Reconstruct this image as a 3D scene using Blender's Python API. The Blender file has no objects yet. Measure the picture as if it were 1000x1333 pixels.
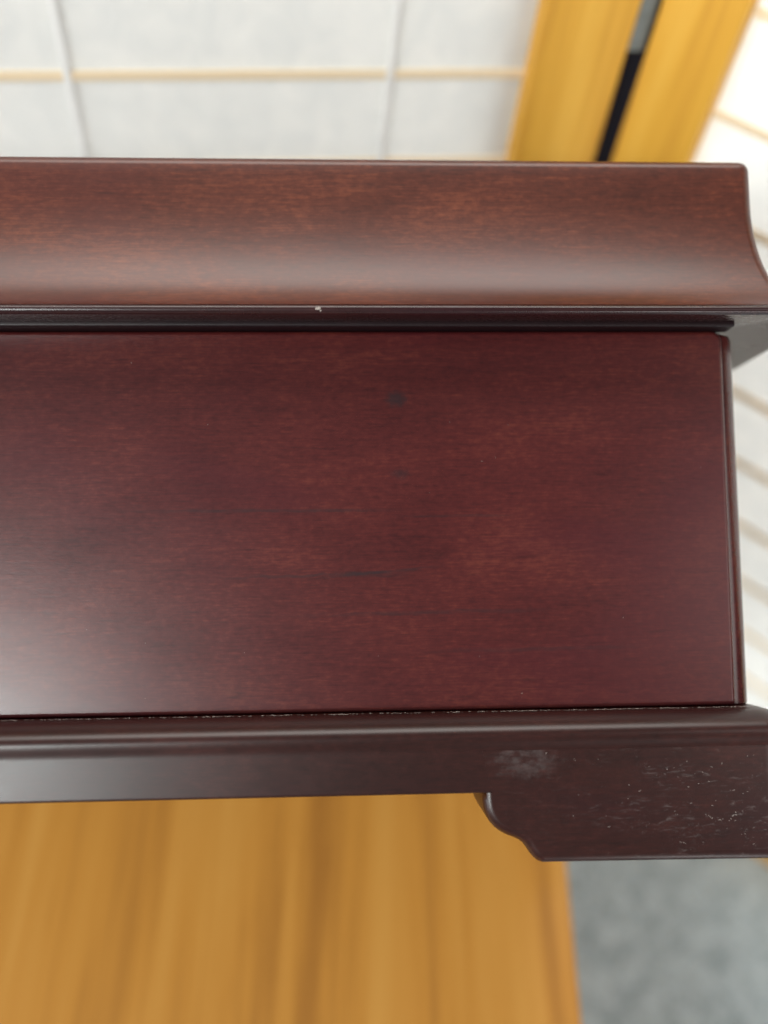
import bpy, bmesh, math, random
from mathutils import Matrix, Vector, noise

random.seed(7)
sc = bpy.context.scene
col = sc.collection
U = 0.0015                      # one model unit in metres
CAM_H = 546.5 * U               # lens height above the carpet

# ---------------------------------------------------------------- camera
cam_data = bpy.data.cameras.new("camera")
cam_data.sensor_fit = 'HORIZONTAL'
cam_data.sensor_width = 36.0
cam_data.lens = 43.2
cam_data.clip_start = 0.01
cam_data.clip_end = 100
cam_data.dof.use_dof = True
cam_data.dof.focus_distance = 192.5 * U
cam_data.dof.aperture_fstop = 43.2 / 10.5
cam = bpy.data.objects.new("camera", cam_data)
col.objects.link(cam)
CAM_R = Matrix(((0.98595, 0.075704, -0.148903), (-0.146193, 0.822312, -0.549936), (0.080813, 0.563978, 0.821826)))
cam.matrix_world = Matrix.Translation((0, 0, CAM_H)) @ CAM_R.to_4x4()
sc.camera = cam

# ---------------------------------------------------------------- light
world = bpy.data.worlds.new("World")
sc.world = world
world.use_nodes = True
bg = world.node_tree.nodes["Background"]
bg.inputs[0].default_value = (1.0, 0.985, 0.97, 1)
bg.inputs[1].default_value = 0.11

def area(name, direction, dist, sx, sy, power, color=(1, 1, 1)):
    d = bpy.data.lights.new(name, 'AREA')
    d.shape = 'RECTANGLE'; d.size = sx; d.size_y = sy; d.energy = power; d.color = color
    o = bpy.data.objects.new(name, d); col.objects.link(o)
    target = Vector((0, 0.15, CAM_H - 0.25))
    v = Vector(direction).normalized()
    o.location = target + v * dist
    o.rotation_euler = (-v).to_track_quat('-Z', 'Y').to_euler()
    return o
area("ceiling_lamp", (0.02, 0.47, 0.88), 1.9, 1.9, 0.8, 38, (1, 0.96, 0.90))
area("window_light", (-0.57, -0.55, 0.61), 1.5, 0.40, 0.40, 19, (0.94, 1.0, 0.98))
area("side_fill", (-0.92, -0.32, 0.24), 2.0, 1.2, 1.0, 20, (0.97, 0.99, 1.0))  # unseen fill lamp added at the left to brighten the right screen leaf
area("room_lamp", (0.58, -0.46, 0.67), 1.8, 0.7, 0.7, 5.5, (1, 0.98, 0.94))
area("far_window", (0.32, -0.94, 0.10), 2.2, 0.5, 0.30, 7, (1.0, 0.99, 0.97))
area("screen_backlight", (0.86, 0.58, 0.12), 1.5, 1.8, 1.6, 128, (0.985, 0.99, 0.985))  # unseen lamp added behind the screen so the paper looks brighter

sc.render.engine = 'CYCLES'
sc.cycles.use_denoising = True
sc.cycles.max_bounces = 6
sc.view_settings.view_transform = 'Standard'
sc.view_settings.look = 'None'
sc.view_settings.exposure = 0.0
sc.view_settings.gamma = 1.0
sc.view_settings.use_curve_mapping = False

# ---------------------------------------------------------------- node helpers
class N:
    def __init__(self, name):
        self.m = bpy.data.materials.new(name); self.m.use_nodes = True
        self.t = self.m.node_tree; self.t.nodes.clear()
        self.out = self.t.nodes.new('ShaderNodeOutputMaterial')
        tc = self.t.nodes.new('ShaderNodeTexCoord')
        # object coordinates brought to model units
        self.co = self.vm('SCALE', tc.outputs['Object'], scale=1.0 / U)
    def n(self, kind): return self.t.nodes.new(kind)
    def put(self, sock, v):
        if hasattr(v, 'is_linked') or hasattr(v, 'links'): self.t.links.new(v, sock)
        else: sock.default_value = v
    def vm(self, op, a, b=None, scale=None):
        x = self.n('ShaderNodeVectorMath'); x.operation = op
        self.put(x.inputs[0], a)
        if b is not None: self.put(x.inputs[1], b)
        if scale is not None: self.put(x.inputs['Scale'], scale)
        return x.outputs['Value'] if op in ('LENGTH', 'DISTANCE', 'DOT_PRODUCT') else x.outputs[0]
    def math(self, op, a, b=None, c=None, clamp=False):
        x = self.n('ShaderNodeMath'); x.operation = op; x.use_clamp = clamp
        self.put(x.inputs[0], a)
        if b is not None: self.put(x.inputs[1], b)
        if c is not None: self.put(x.inputs[2], c)
        return x.outputs[0]
    def noise(self, scale_vec, detail=4, rough=0.55, dist=0.0, offset=(0, 0, 0), co=None):
        v = self.vm('MULTIPLY', self.vm('ADD', co or self.co, offset), scale_vec)
        x = self.n('ShaderNodeTexNoise'); self.put(x.inputs['Vector'], v)
        x.inputs['Scale'].default_value = 1.0; x.inputs['Detail'].default_value = detail
        x.inputs['Roughness'].default_value = rough; x.inputs['Distortion'].default_value = dist
        return x.outputs['Fac']
    def maprange(self, v, a, b, c=0.0, d=1.0, smooth=True):
        x = self.n('ShaderNodeMapRange'); x.interpolation_type = 'SMOOTHSTEP' if smooth else 'LINEAR'
        self.put(x.inputs['Value'], v)
        for i, q in enumerate((a, b, c, d)): x.inputs[i + 1].default_value = q
        return x.outputs['Result']
    def ramp(self, v, stops):
        x = self.n('ShaderNodeValToRGB'); self.put(x.inputs['Fac'], v)
        e = x.color_ramp.elements
        while len(e) < len(stops): e.new(0.5)
        for q, (p, c) in zip(e, stops): q.position = p; q.color = (*c, 1)
        return x.outputs['Color']
    def mix(self, f, a, b, mode='MIX'):
        x = self.n('ShaderNodeMix'); x.data_type = 'RGBA'; x.blend_type = mode
        self.put(x.inputs['Factor'], f)
        for s, v in ((6, a), (7, b)):
            self.put(x.inputs[s], v if not isinstance(v, tuple) else (*v, 1))
        return x.outputs['Result']
    def bump(self, h, strength, dist, normal=None):
        x = self.n('ShaderNodeBump'); self.put(x.inputs['Height'], h)
        x.inputs['Strength'].default_value = strength; x.inputs['Distance'].default_value = dist
        if normal is not None: self.put(x.inputs['Normal'], normal)
        return x.outputs['Normal']
    def sep(self):
        x = self.n('ShaderNodeSeparateXYZ'); self.put(x.inputs[0], self.co); return x.outputs
    def bsdf(self, color, rough, normal=None, **kw):
        b = self.n('ShaderNodeBsdfPrincipled')
        self.put(b.inputs['Base Color'], color if not isinstance(color, tuple) else (*color, 1))
        self.put(b.inputs['Roughness'], rough)
        if normal is not None: self.put(b.inputs['Normal'], normal)
        for k, v in kw.items(): self.put(b.inputs[k.replace('_', ' ')], v)
        self.t.links.new(b.outputs[0], self.out.inputs[0])
        return b

# ---------------------------------------------------------------- materials
def lacquer(name, dark, mid, light, seed, rough=0.36, marks=None, spec=0.5):
    """dark stained wood under a satin lacquer, grain along local X"""
    n = N(name)
    off = (seed * 37.1, seed * 11.3, seed * 23.7)
    streak = n.noise((0.028, 0.5, 0.55), 6, 0.62, 0.6, off)
    fine = n.noise((0.22, 2.4, 2.6), 4, 0.6, 0.3, off)
    cloud = n.noise((0.030, 0.05, 0.055), 3, 0.5, 0.4, off)
    speck = n.noise((0.55, 0.9, 0.9), 4, 0.7, 0.0, off)
    v = n.math('MULTIPLY', streak, 0.14)
    v = n.math('ADD', v, n.math('MULTIPLY', fine, 0.28))
    v = n.math('ADD', v, n.math('MULTIPLY', cloud, 0.28))
    v = n.math('ADD', v, n.math('MULTIPLY', speck, 0.30))
    c = n.ramp(v, [(0.28, dark), (0.52, mid), (0.72, light)])
    plum = n.maprange(n.noise((0.013, 0.03, 0.03), 2, 0.5, 0.3, (off[0] + 21, off[1], off[2])), 0.45, 0.62)
    c = n.mix(n.math('MULTIPLY', plum, 0.4), c, tuple(q * w for q, w in zip(mid, (0.72, 0.55, 1.05))))
    pores = n.noise((0.16, 1.8, 2.0), 2, 0.5, 0.2, (off[0] + 5, off[1], off[2] + 9))
    c = n.mix(n.maprange(pores, 0.58, 0.78, 0.0, 0.30), c, tuple(q * 0.45 for q in dark))
    r = n.math('ADD', rough, n.math('MULTIPLY', n.math('SUBTRACT', speck, 0.5), 0.05))
    r = n.math('ADD', r, n.math('MULTIPLY', n.math('SUBTRACT', cloud, 0.5), 0.06))
    if marks: c, r = marks(n, c, r)
    h = n.math('ADD', n.math('MULTIPLY', speck, 0.6), n.math('MULTIPLY', fine, 0.4))
    nm = n.bump(h, 0.10, 0.10 * U)
    nm = n.bump(n.noise((0.05, 0.09, 0.09), 2, 0.5, 0, off), 0.12, 0.35 * U, nm)
    n.bsdf(c, r, nm, Specular_IOR_Level=spec)
    return n.m

DARK, MID, LIGHT = (0.018, 0.0026, 0.0042), (0.062, 0.0085, 0.0082), (0.125, 0.025, 0.015)

def spot(n, cx, cz, rx, rz, soft=1.0, wob=0.5):
    x, y, z = n.sep()
    w = n.math('MULTIPLY', n.math('SUBTRACT', n.noise((0.9, 0.9, 0.9), 3), 0.5), wob * 2)
    dx = n.math('DIVIDE', n.math('SUBTRACT', x, cx), rx)
    dz = n.math('DIVIDE', n.math('SUBTRACT', z, cz), rz)
    d = n.math('SQRT', n.math('ADD', n.math('MULTIPLY', dx, dx), n.math('MULTIPLY', dz, dz)))
    return n.maprange(n.math('ADD', d, w), 1.0 - soft * 0.5, 1.0 + soft * 0.5, 1.0, 0.0)

def streak_mark(n, x0, x1, z0, slope, half, wob, bend=0.0):
    x, y, z = n.sep()
    w = n.math('MULTIPLY', n.math('SUBTRACT', n.noise((0.09, 0.0, 0.0), 4, 0.6), 0.5), wob)
    line = n.math('ADD', n.math('MULTIPLY', n.math('SUBTRACT', x, x0), slope), n.math('ADD', w, z0))
    d = n.math('ABSOLUTE', n.math('SUBTRACT', z, line))
    m = n.maprange(d, half * 0.3, half, 1.0, 0.0)
    e = n.math('MULTIPLY', n.maprange(x, x0, x0 + (x1 - x0) * 0.45), n.maprange(x, x1 - (x1 - x0) * 0.25, x1, 1.0, 0.0))
    patch = n.maprange(n.noise((0.25, 0.3, 0.8), 3), 0.3, 0.6, 0.35, 1.0)
    return n.math('MULTIPLY', n.math('MULTIPLY', m, e), patch)

def panel_marks(n, c, r):
    ink = (0.018, 0.010, 0.012)
    for args, k in (((3.0, 24.6, 2.0, 1.5, 1.2, 0.6), 0.75), ((3.6, 8.2, 1.6, 0.9, 1.5, 0.8), 0.45)):
        c = n.mix(n.math('MULTIPLY', spot(n, *args), k), c, ink)
    for args, k in (((-42, 9, -14.2, 0.03, 0.45, 2.6), 0.5), ((-20, 14, -14.6, 0.09, 0.4, 2.0), 0.5), ((-14, 6, -13.0, -0.03, 0.9, 1.0), 0.35),
                    ((-62, 8, 0.6, -0.004, 0.5, 0.9), 0.5), ((-2, 30, -1.0, 0.0, 0.4, 0.8), 0.35),
                    ((-30, 40, -22, 0.01, 0.6, 1.5), 0.4), ((0, 60, -30, 0.01, 0.6, 1.5), 0.35)):
        c = n.mix(n.math('MULTIPLY', streak_mark(n, *args), k), c, ink)
    return c, r

def foot_marks(n, c, r):
    haze = n.math('MULTIPLY', spot(n, 27.5, -50.8, 4.8, 3.0, 1.8, 1.1), n.maprange(n.noise((0.5, 0.5, 0.8), 4), 0.35, 0.65, 0.1, 1.0))
    c = n.mix(n.math('MULTIPLY', haze, 0.045), c, (0.42, 0.42, 0.42))
    x, y, z = n.sep()
    side = n.maprange(x, 30.0, 66.0, 0.12, 1.0)
    rub = n.math('MULTIPLY', n.maprange(n.noise((0.35, 0.9, 1.5), 5, 0.68, 0.6, (3, 9, 4)), 0.53, 0.68), n.maprange(n.noise((0.11, 0.2, 0.2), 3, 0.6, 0, (8, 2, 1)), 0.45, 0.66))
    nick = n.math('MULTIPLY', n.maprange(n.noise((0.9, 1.2, 1.1), 4, 0.7, 1.2, (13, 9, 4)), 0.60, 0.70), n.maprange(n.noise((0.16, 0.2, 0.2), 3, 0.6, 0, (1, 7, 5)), 0.46, 0.62))
    c = n.mix(n.math('MULTIPLY', n.math('MULTIPLY', rub, side), 0.12), c, (0.42, 0.39, 0.38))
    c = n.mix(n.math('MULTIPLY', n.math('MULTIPLY', nick, side), 0.18), c, (0.46, 0.42, 0.40))
    return c, n.math('ADD', r, n.math('MULTIPLY', haze, 0.15))

M_panel = lacquer("stained_panel", DARK, MID, LIGHT, 1, 0.31, panel_marks)
M_case = lacquer("stained_case", DARK, MID, LIGHT, 2, 0.24)
M_lid = lacquer("stained_lid", (0.016, 0.0034, 0.0026), (0.072, 0.0145, 0.0068), (0.175, 0.043, 0.0165), 3, 0.36)
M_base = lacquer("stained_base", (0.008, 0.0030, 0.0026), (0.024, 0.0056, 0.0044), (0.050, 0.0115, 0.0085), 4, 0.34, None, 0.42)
M_lip = lacquer("dark_lip", (0.012, 0.0042, 0.0050), (0.024, 0.0068, 0.0075), (0.044, 0.012, 0.012), 7, 0.27)  # lip coloured much darker than the rest of the lid
M_strip = lacquer("near_black_strip", (0.006, 0.002, 0.003), (0.010, 0.003, 0.004), (0.018, 0.005, 0.006), 6, 0.45, None, 0.3)
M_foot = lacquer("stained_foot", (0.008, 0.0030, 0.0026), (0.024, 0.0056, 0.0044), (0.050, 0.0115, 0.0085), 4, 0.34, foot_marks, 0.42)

def dust_mat():
    n = N("pale_dust"); n.bsdf(n.ramp(n.noise((2, 2, 2), 2), [(0.3, (0.09, 0.07, 0.065)), (0.7, (0.32, 0.275, 0.25))]), 0.9); return n.m
M_dust = dust_mat()

def blond_wood(name, a, b, c_, axis, seed, rough=0.45, w=1.0):
    n = N(name)
    s = [0.10 * w, 0.10 * w, 0.10 * w]; s[axis] = 0.006 * w
    f = [0.9 * w, 0.9 * w, 0.9 * w]; f[axis] = 0.02 * w
    off = (seed * 13.3, seed * 7.9, seed * 5.1)
    big = n.noise(tuple(s), 4, 0.55, 0.5, off)
    fine = n.noise(tuple(f), 4, 0.6, 0.4, off)
    v = n.math('ADD', n.math('MULTIPLY', big, 0.75), n.math('MULTIPLY', fine, 0.25))
    c = n.ramp(v, [(0.36, a), (0.5, b), (0.64, c_)])
    n.bsdf(c, n.math('ADD', rough, n.math('MULTIPLY', fine, 0.1)), n.bump(fine, 0.15, 0.1 * U))
    return n.m
M_table = blond_wood("oiled_table_wood", (0.40, 0.165, 0.030), (0.57, 0.250, 0.043), (0.63, 0.300, 0.062), 1, 1, 0.30, 0.7)
M_stile = blond_wood("honey_stile_wood", (0.66, 0.32, 0.035), (0.77, 0.40, 0.045), (0.83, 0.46, 0.065), 2, 2, 0.5, 1.6)
M_rail = blond_wood("honey_rail_wood", (0.66, 0.32, 0.035), (0.77, 0.40, 0.045), (0.83, 0.46, 0.065), 0, 3, 0.5, 1.6)

def lattice_mat():
    n = N("thin_lattice_wood")
    c = n.ramp(n.noise((0.02, 0.9, 0.9), 4), [(0.3, (0.95, 0.75, 0.50)), (0.7, (0.97, 0.82, 0.60))])
    d = n.n('ShaderNodeBsdfDiffuse'); n.put(d.inputs[0], c)
    t = n.n('ShaderNodeBsdfTranslucent'); n.put(t.inputs[0], c)
    m = n.n('ShaderNodeMixShader'); m.inputs[0].default_value = 0.05
    n.t.links.new(d.outputs[0], m.inputs[1]); n.t.links.new(t.outputs[0], m.inputs[2])
    n.t.links.new(m.outputs[0], n.out.inputs[0]); return n.m
M_lattice = lattice_mat()

def paper_mat():
    n = N("shoji_paper")
    fib = n.noise((0.10, 0.10, 0.07), 5, 0.6, 0.8)
    c = n.ramp(fib, [(0.30, (0.80, 0.80, 0.785)), (0.70, (0.87, 0.86, 0.835))])
    d = n.n('ShaderNodeBsdfDiffuse'); n.put(d.inputs[0], c)
    t = n.n('ShaderNodeBsdfTranslucent'); n.put(t.inputs[0], c)
    m = n.n('ShaderNodeMixShader'); m.inputs[0].default_value = 0.30
    n.t.links.new(d.outputs[0], m.inputs[1]); n.t.links.new(t.outputs[0], m.inputs[2])
    n.t.links.new(m.outputs[0], n.out.inputs[0]); return n.m
M_paper = paper_mat()
def plain(name, c1, c2, rough, sc_=0.5, **kw):
    n = N(name); f = n.noise((sc_, sc_, sc_), 3)
    n.bsdf(n.ramp(f, [(0.3, c1), (0.7, c2)]), rough, n.bump(f, 0.2, 0.1 * U), **kw); return n.m
M_batten = plain("white_batten", (0.93, 0.92, 0.90), (0.95, 0.94, 0.92), 0.7)
M_gap = plain("navy_gap_fill", (0.006, 0.007, 0.016), (0.012, 0.013, 0.026), 0.9, 1.5)
M_metal = plain("grey_hinge_metal", (0.20, 0.22, 0.21), (0.28, 0.30, 0.29), 0.5, 0.3, Metallic=0.3)

def carpet_mat():
    n = N("grey_carpet")
    a = n.noise((0.09, 0.09, 0.09), 4, 0.6, 0.3); b = n.noise((0.34, 0.34, 0.34), 4, 0.65)
    v = n.math('ADD', n.math('MULTIPLY', a, 0.5), n.math('MULTIPLY', b, 0.5))
    c = n.ramp(v, [(0.36, (0.25, 0.30, 0.33)), (0.5, (0.46, 0.53, 0.565)), (0.64, (0.66, 0.735, 0.77))])
    n.bsdf(c, 0.95, n.bump(b, 0.6, 2 * U), Specular_IOR_Level=0.1); return n.m
M_carpet = carpet_mat()

# ---------------------------------------------------------------- mesh helpers
def obj(name, bm, mat, parent=None, smooth=True, bevel=0.0, segs=3, angle=30):
    me = bpy.data.meshes.new(name)
    bmesh.ops.recalc_face_normals(bm, faces=bm.faces[:])
    bmesh.ops.scale(bm, vec=(U, U, U), verts=bm.verts[:])
    bm.to_mesh(me); bm.free()
    me.materials.append(mat)
    if smooth:
        for p in me.polygons: p.use_smooth = True
        if not bevel: me.set_sharp_from_angle(angle=math.radians(38))
    o = bpy.data.objects.new(name, me); col.objects.link(o)
    if parent is not None: o.parent = parent
    if bevel:
        b = o.modifiers.new("edge", 'BEVEL'); b.width = bevel * U; b.segments = segs
        b.limit_method = 'ANGLE'; b.angle_limit = math.radians(angle)
    if smooth:
        w = o.modifiers.new("flat_faces", 'WEIGHTED_NORMAL'); w.keep_sharp = True; w.weight = 100
    return o

def tag(o, label=None, cat=None, kind=None, group=None):
    for k, v in (("label", label), ("category", cat), ("kind", kind), ("group", group)):
        if v: o[k] = v
    return o

def empty(name, m):
    o = bpy.data.objects.new(name, None); o.empty_display_size = 0.02
    col.objects.link(o); o.matrix_world = m; return o

def box(bm, x0, x1, y0, y1, z0, z1):
    vs = [bm.verts.new((x, y, z)) for x in (x0, x1) for y in (y0, y1) for z in (z0, z1)]
    for f in ((0, 1, 3, 2), (4, 6, 7, 5), (0, 4, 5, 1), (2, 3, 7, 6), (0, 2, 6, 4), (1, 5, 7, 3)):
        bm.faces.new([vs[i] for i in f])
    return vs

def ring_pts(x0, x1, y0, y1, r, z, seg=8, cells=1):
    pts = []
    for cx, cy, a0 in ((x1 - r, y0 + r, -90), (x1 - r, y1 - r, 0), (x0 + r, y1 - r, 90), (x0 + r, y0 + r, 180)):
        for k in range(seg + 1):
            a = math.radians(a0 + 90 * k / seg)
            pts.append((cx + r * math.cos(a), cy + r * math.sin(a), z))
    return pts

def sweep(profile, x0, x1, y0, y1, r, seg=8):
    """a closed moulding: profile of (outward offset, z, extra corner radius) run round a rounded rectangle"""
    bm = bmesh.new(); rings = []
    for p in profile:
        o, z = p[0], p[1]
        rr = max(0.15, r + min(0, o))
        rings.append([bm.verts.new(q) for q in ring_pts(x0 - o, x1 + o, y0 - o, y1 + o, rr, z, seg)])
    for a, b in zip(rings, rings[1:]):
        for i in range(len(a)):
            j = (i + 1) % len(a); bm.faces.new((a[i], a[j], b[j], b[i]))
    bm.faces.new(rings[0][::-1]); bm.faces.new(rings[-1])
    return bm

def shade_by_angle(o, deg=35):
    for e in o.data.edges: pass
    m = o.modifiers.new("sharp", 'EDGE_SPLIT'); m.split_angle = math.radians(deg)
    return o

# ---------------------------------------------------------------- setting
bm = bmesh.new(); box(bm, -1500, 1500, -1500, 1500, -20, 0)
tag(obj("carpet_floor", bm, M_carpet, smooth=False), "grey mottled carpet below the low table", kind="structure")

# ---------------------------------------------------------------- low table
TZ = -327.0 + 546.5
ang = -math.atan2(7.8, 47.9)
table = empty("low_table", Matrix.Translation((101.3 * U, 65.9 * U, 0)) @ Matrix.Rotation(ang, 4, 'Z'))
tag(table, "low honey-coloured wooden table with streaky grain beneath the dark red box", "table")
bm = bmesh.new(); box(bm, -420, 0, -330, 112, TZ - 20, TZ)
obj("table_top", bm, M_table, table, bevel=1.5)
for lx in (-400, -40):
    for ly in (-310, 72):
        bm = bmesh.new()
        a = [bm.verts.new((lx + i, ly + j, 0)) for i, j in ((4, 4), (20, 4), (20, 20), (4, 20))]
        b = [bm.verts.new((lx + i, ly + j, TZ - 20)) for i, j in ((0, 0), (24, 0), (24, 24), (0, 24))]
        bm.faces.new(a[::-1]); bm.faces.new(b)
        for i in range(4): bm.faces.new((a[i], a[(i + 1) % 4], b[(i + 1) % 4], b[i]))
        obj("leg", bm, M_table, table, bevel=1.0)

# ---------------------------------------------------------------- folding paper screen
SY = 258.6
screen = empty("folding_screen", Matrix.Translation((125.4 * U, SY * U, 0)))
tag(screen, "white paper folding screen with honey-coloured wooden stiles behind the box", "folding screen")
H = 520.0
BAR0 = 546.5 - 156.0; STEP = 31.0
def leaf(width, sign, angle, shift, battens, label):
    pb = bmesh.new(); box(pb, min(0, sign * width), max(0, sign * width), 7.0, 7.5, 4, H - 4)
    p = obj("paper_leaf", pb, M_paper, screen, smooth=False)
    p["label"] = label
    p.matrix_local = Matrix.Translation((shift[0] * U, shift[1] * U, 0)) @ Matrix.Rotation(math.radians(angle), 4, 'Z')
    sw = 28.8 if sign < 0 else 24.4
    def piece(name, x0, x1, y0, y1, z0, z1, mat, bev):
        b = bmesh.new(); box(b, min(x0, x1), max(x0, x1), y0, y1, z0, z1)
        return obj(name, b, mat, p, bevel=bev)
    piece("stile", 0, sign * sw, 0, 18, 0, H, M_stile, 0.8)
    piece("stile", sign * (width - sw), sign * width, 0, 18, 0, H, M_stile, 0.8)
    for z0, z1 in ((3, 24), (H - 24, H - 3)):
        piece("rail", sign * (sw + .02), sign * (width - sw - .02), 1, 17, z0, z1, M_rail, 0.6)
    k = -int((BAR0 - 30) / STEP)
    while BAR0 + k * STEP < H - 30:
        z = BAR0 + k * STEP
        piece("lattice_bar", sign * (sw + .02), sign * (width - sw - .02), 5.6, 7.0, z - 1.2, z + 1.2, M_lattice, 0)
        k += 1
    for x, lean in battens:
        b = bmesh.new(); vs = box(b, x - 1.1, x + 1.1, 5.25, 5.6, 24.1, H - 24.1)
        for v in vs: v.co.x += lean * (v.co.z - BAR0)
        obj("batten", b, M_batten, p, bevel=0.3)
    return p
leaf(330, -1, 0, (0, 0), [(-71.6, 0.02), (-166.6, 0.0), (-262, 0.0)], "paper leaf with white battens over pale lattice bars")
leaf(330, 1, -46, (4.8, -2.2), [], "paper leaf turned towards the viewer")
bm = bmesh.new(); box(bm, 0.1, 10.5, 4.0, 6.5, 2, H - 2)  # dark navy strip filling the gap between the two leaves
obj("gap_strip", bm, M_gap, screen, smooth=False)
for z0, z1 in ((546.5 - 146, 546.5 - 96), (60, 110), (455, 505)):
    bm = bmesh.new(); box(bm, 0.1, 5.6, 1.0, 3.8, z0, z1)
    obj("hinge_plate", bm, M_metal, screen, bevel=0.3)

# ---------------------------------------------------------------- the dark red box
BOX_R = Matrix(((0.99233, 0.097782, 0.075628), (-0.113697, 0.481848, 0.868847), (0.048516, -0.870782, 0.48927)))
chest = empty("lidded_box", Matrix.Translation((29.5 * U, 108.9 * U, CAM_H - 162.7 * U)) @ BOX_R.to_4x4())
tag(chest, "dark red lacquered wooden box with cove-moulded lid and bracket feet, tipped back", "box")
XL, XR = -146.0, 80.0

# case: body with rounded upright corners
prof = [(-0.8, -43.0), (0, -42.2), (0, 38.6), (-0.4, 39.5), (-1.6, 40.0)]
obj("case", sweep(prof, XL, XR, 2.0, 130, 4.6, 10), M_case, chest, bevel=0)

# front panel, its long edges eased; tapered by a hair
bm = bmesh.new()
vs = box(bm, XL + 5, 75.8, 0, 4.5, -42.4, 39.8)
for v in vs:
    if v.co.x > 0 and v.co.z < 0: v.co.x -= 0.5
up = [e for e in bm.edges if abs(e.verts[0].co.x - e.verts[1].co.x) < 1e-4 and abs(e.verts[0].co.z - e.verts[1].co.z) < 1e-4]
bmesh.ops.bevel(bm, geom=[e for e in up if e.verts[0].co.x > 0 and e.verts[0].co.z > 0], offset=2.4, segments=5, profile=0.5, affect='EDGES')
panel = obj("front_panel", bm, M_panel, chest, bevel=1.1, segs=6)

# dark rebate strip under the lid
bm = bmesh.new(); box(bm, XL + 3, 77.5, -3.0, 1.9, 39.85, 41.4)
obj("rebate_strip", bm, M_strip, chest, bevel=0.5)

# lid: lip, cove, upright edge
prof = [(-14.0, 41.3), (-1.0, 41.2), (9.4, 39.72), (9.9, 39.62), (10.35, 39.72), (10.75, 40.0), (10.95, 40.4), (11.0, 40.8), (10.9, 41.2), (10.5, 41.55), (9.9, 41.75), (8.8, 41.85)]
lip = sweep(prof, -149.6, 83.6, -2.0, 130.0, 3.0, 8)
prof = [(8.6, 41.6), (9.75, 41.78), (9.9, 41.88), (9.8, 42.0), (9.4, 42.1)]
for k in range(1, 25):
    t = math.radians(90 * k / 24)
    prof.append((9.4 * (1 - math.sin(t)), 42.1 + 27.0 * (1 - math.cos(t)) ))
prof += [(0, 71), (0, 74), (0, 76.2), (-0.15, 77.0), (-0.6, 77.8), (-1.3, 78.25), (-2.2, 78.4)]
lid = obj("lid", sweep(prof, -149.6, 83.6, -2.0, 130.0, 3.0, 8), M_lid, chest)
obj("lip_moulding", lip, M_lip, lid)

# base moulding: soft bead above a flat frieze
prof = [(-3, -57.7), (-0.6, -57.7), (-0.15, -57.5), (0, -57.0), (0, -49.9)]
for k in range(0, 13):
    t = k / 12
    prof.append((0.5 * (0.5 - 0.5 * math.cos(math.pi * t)) , -49.6 + 3.2 * t))
for k in range(1, 15):
    t = math.radians(90 * k / 14)
    prof.append((0.5 - 6.2 * (1 - math.cos(t)), -46.4 + 3.8 * math.sin(t)))
prof += [(-8.0, -42.5), (-11.5, -42.45)]
base = obj("base_moulding", sweep(prof, -150, 84, -9.0, 139.0, 7.0, 8), M_base, chest)

# bracket feet
outline = [(18.7, -49.3), (18.7, -57.6), (18.75, -59.2), (18.95, -60.8), (19.4, -62.2), (20.1, -63.5), (21.0, -64.6), (22.2, -65.5), (23.5, -66.2), (24.8, -66.7),
           (25.9, -67.2), (26.8, -67.9), (27.5, -68.8), (28.1, -69.8), (28.8, -70.7), (29.6, -71.4), (30.6, -71.75)]
def foot(mx, my):
    bm = bmesh.new()
    # front plate
    pts = [(x, z) for x, z in outline] + [(84.06, -71.75), (84.06, -49.3)]
    a = [bm.verts.new((x, -9.06, z)) for x, z in pts]; b = [bm.verts.new((x, 8.6, z)) for x, z in pts]
    bm.faces.new(a); bm.faces.new(b[::-1])
    for i in range(len(a)): bm.faces.new((a[i], b[i], b[(i + 1) % len(a)], a[(i + 1) % len(a)]))
    e = [e for e in bm.edges if abs(e.verts[0].co.x - 84.06) < 1e-3 and abs(e.verts[1].co.x - 84.06) < 1e-3 and e.verts[0].co.y < -9 and e.verts[1].co.y < -9]
    bmesh.ops.bevel(bm, geom=e, offset=7.3, segments=8, profile=0.5, affect='EDGES')
    # ease the lower front edges only, so the plate runs smoothly into the frieze above
    e = [e for e in bm.edges if e.verts[0].co.y < -9.05 and e.verts[1].co.y < -9.05 and min(e.verts[0].co.z, e.verts[1].co.z) < -58.0
         and max(e.verts[0].co.z, e.verts[1].co.z) < -57.0 and len(e.link_faces) == 2 and abs(e.calc_face_angle(0)) > 0.8]
    bmesh.ops.bevel(bm, geom=e, offset=1.9, segments=6, profile=0.5, affect='EDGES')
    # side plate behind it
    pts = [(-9.06 + (84.06 - x), z) for x, z in outline] + [(8.65, -71.75), (8.65, -49.3)]
    a = [bm.verts.new((84.03, y, z)) for y, z in pts]; b = [bm.verts.new((66.4, y, z)) for y, z in pts]
    bm.faces.new(a[::-1]); bm.faces.new(b)
    for i in range(len(a)): bm.faces.new((a[i], a[(i + 1) % len(a)], b[(i + 1) % len(a)], b[i]))
    if mx: 
        for v in bm.verts: v.co.x = -66.0 - v.co.x
    if my:
        for v in bm.verts: v.co.y = 130.0 - v.co.y
    return obj("foot", bm, M_foot, chest)
feet = [foot(mx, my) for mx, my in ((0, 0), (1, 0), (0, 1), (1, 1))]

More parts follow.
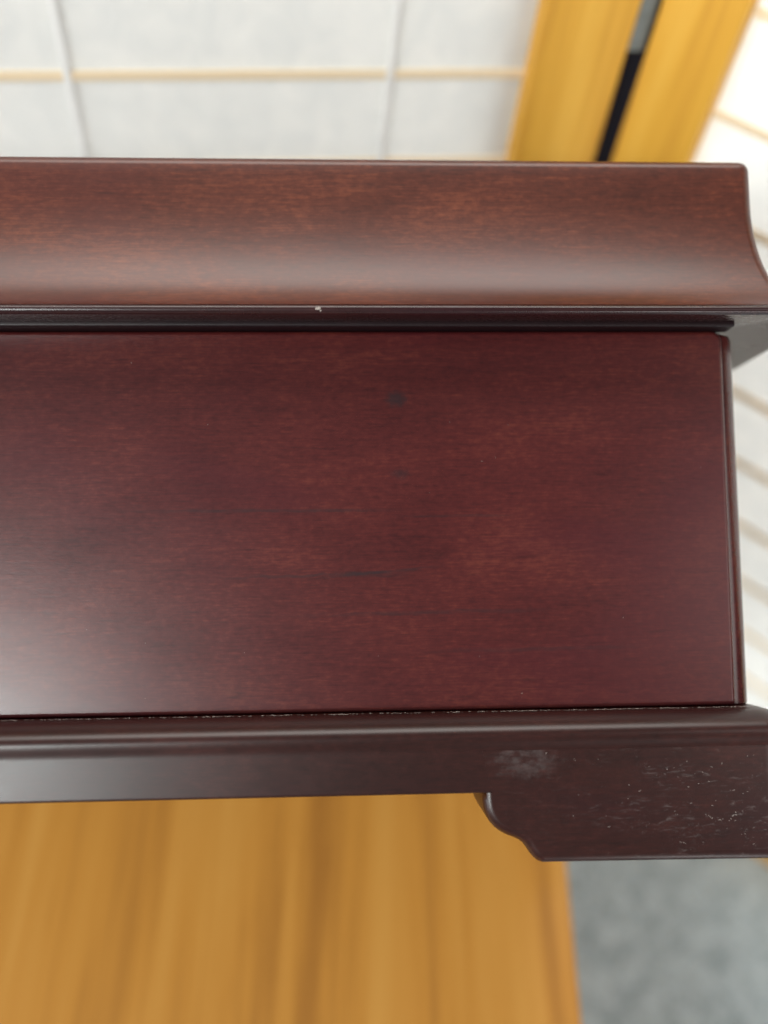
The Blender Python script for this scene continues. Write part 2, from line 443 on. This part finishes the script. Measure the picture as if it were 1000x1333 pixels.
# ---------------------------------------------------------------- pale dust, chips and scuffs lying on the lacquer
def fleck(bm, x, y, z, w, h, a, up):
    """an irregular little crumb flattened against the surface; up = surface normal"""
    n_ = Vector(up).normalized(); t = Vector((1, 0, 0)); s = n_.cross(t)
    k = random.randint(5, 7); vs = []
    for i in range(k):
        th = 2 * math.pi * i / k; rr = random.uniform(0.55, 1.1)
        p, q = w * rr * math.cos(th), h * rr * math.sin(th)
        p, q = p * math.cos(a) - q * math.sin(a), p * math.sin(a) + q * math.cos(a)
        vs.append(bm.verts.new(Vector((x, y, z)) + t * p + s * q + n_ * 0.015))
    c = bm.verts.new(Vector((x, y, z)) + n_ * (0.03 + 0.25 * min(w, h)))
    for i in range(k): bm.faces.new((vs[i], vs[(i + 1) % k], c))

def scratch(bm, x, y, z, length, a, w, up=(0, -1, 0)):
    n_ = max(2, int(length / 0.28)); px, pz = x, z; th = a; length *= 0.8
    for i in range(n_):
        if random.random() < 0.3:
            fleck(bm, px + random.gauss(0, .08), y, pz + random.gauss(0, .12), length / n_ * random.uniform(.3, .8), w * random.uniform(0.4, 1.5), th + random.gauss(0, .5), up)
        th += random.uniform(-0.35, 0.35)
        px += math.cos(th) * length / n_; pz -= math.sin(th) * length / n_ * -1

# along the joint of panel and base
bm = bmesh.new()
x = -92.0
while x < 80:
    dens = 0.25 + 1.1 * max(0, noise.noise(Vector((x * 0.16, 3.1, 0))) + 0.2)
    if x > 25: dens += 0.35
    if random.random() < dens:
        fleck(bm, x, random.uniform(-2.2, -0.9), -42.46, random.uniform(0.12, 0.6), random.uniform(0.12, 0.42), random.uniform(-.3, .3), (0, 0, 1))
    x += random.uniform(0.12, 0.5)
d = obj("joint_dust", bm, M_dust, base, smooth=False); d["kind"] = "stuff"
# lid: chip on the lip and stray specks
bm = bmesh.new()
fleck(bm, -13.6, -13.0, 40.75, 0.75, 0.62, 0.3, (0, -0.95, 0.3))
fleck(bm, -13.0, -13.0, 40.2, 0.3, 0.25, 0.9, (0, -1, 0))
for i in range(40):
    fleck(bm, random.uniform(-80, 82), -12.93, random.uniform(40.6, 41.1), random.uniform(0.05, 0.16), random.uniform(0.05, 0.1), 0, (0, -1, 0))
d = obj("lip_chips", bm, M_dust, lid, smooth=False); d["kind"] = "stuff"
# panel: a few specks
bm = bmesh.new()
for i in range(16):
    fleck(bm, random.uniform(-78, 72), -0.01, random.uniform(-39, 36), random.uniform(0.06, 0.16), random.uniform(0.05, 0.12), random.uniform(0, 3), (0, -1, 0))
scratch(bm, 28.5, -0.01, -40.5, 2.4, 1.2, 0.08)
d = obj("panel_specks", bm, M_dust, panel, smooth=False); d["kind"] = "stuff"
# foot: scuffs
bm = bmesh.new(); FY = -9.07
for x, z, l, a, w in ((61.5, -58.0, 1.6, 1.3, .11), (60.2, -57.4, 1.0, .2, .09), (64.8, -56.3, 1.4, -.2, .1), (68.8, -64.2, 3.0, 1.0, .14), (70.3, -63.0, 2.4, .5, .16),
                      (69.2, -63.4, 2.0, -.6, .13), (67.6, -66.2, 1.6, 1.4, .1), (66.2, -64.0, 2.0, .1, .1), (64.0, -62.8, 2.6, .05, .09), (58.6, -68.2, 3.0, .12, .1),
                      (60.5, -69.8, 1.8, 1.5, .09), (71.0, -67.2, 1.8, .1, .11), (66.0, -60.2, 2.4, .0, .09), (71.8, -58.8, 2.0, .4, .1), (57.0, -62.6, 2.2, .3, .08),
                      (56.0, -53.8, 2.6, .05, .09), (63.0, -54.6, 2.2, .1, .1), (67.5, -52.8, 1.6, .6, .1), (73.0, -51.4, 2.0, .3, .09), (50.0, -57.9, 1.4, .1, .1),
                      (46.5, -57.6, .8, .5, .14), (36.6, -62.2, .8, -.8, .14), (37.4, -51.3, 1.2, .2, .13), (31.0, -50.6, 1.6, 1.0, .12), (20.4, -59.0, 1.4, 1.9, .07)):
    scratch(bm, x, FY, z, l, a, w)
for i in range(30):
    x = 84 - 46 * random.random() ** 1.7; 
    if x > 76.5: continue
    fleck(bm, x, FY, random.uniform(-69.5, -50.5), random.uniform(0.05, 0.35), random.uniform(0.04, 0.1), random.uniform(-.4, .4), (0, -1, 0))
d = obj("scuff_marks", bm, M_dust, feet[0], smooth=False); d["kind"] = "stuff"
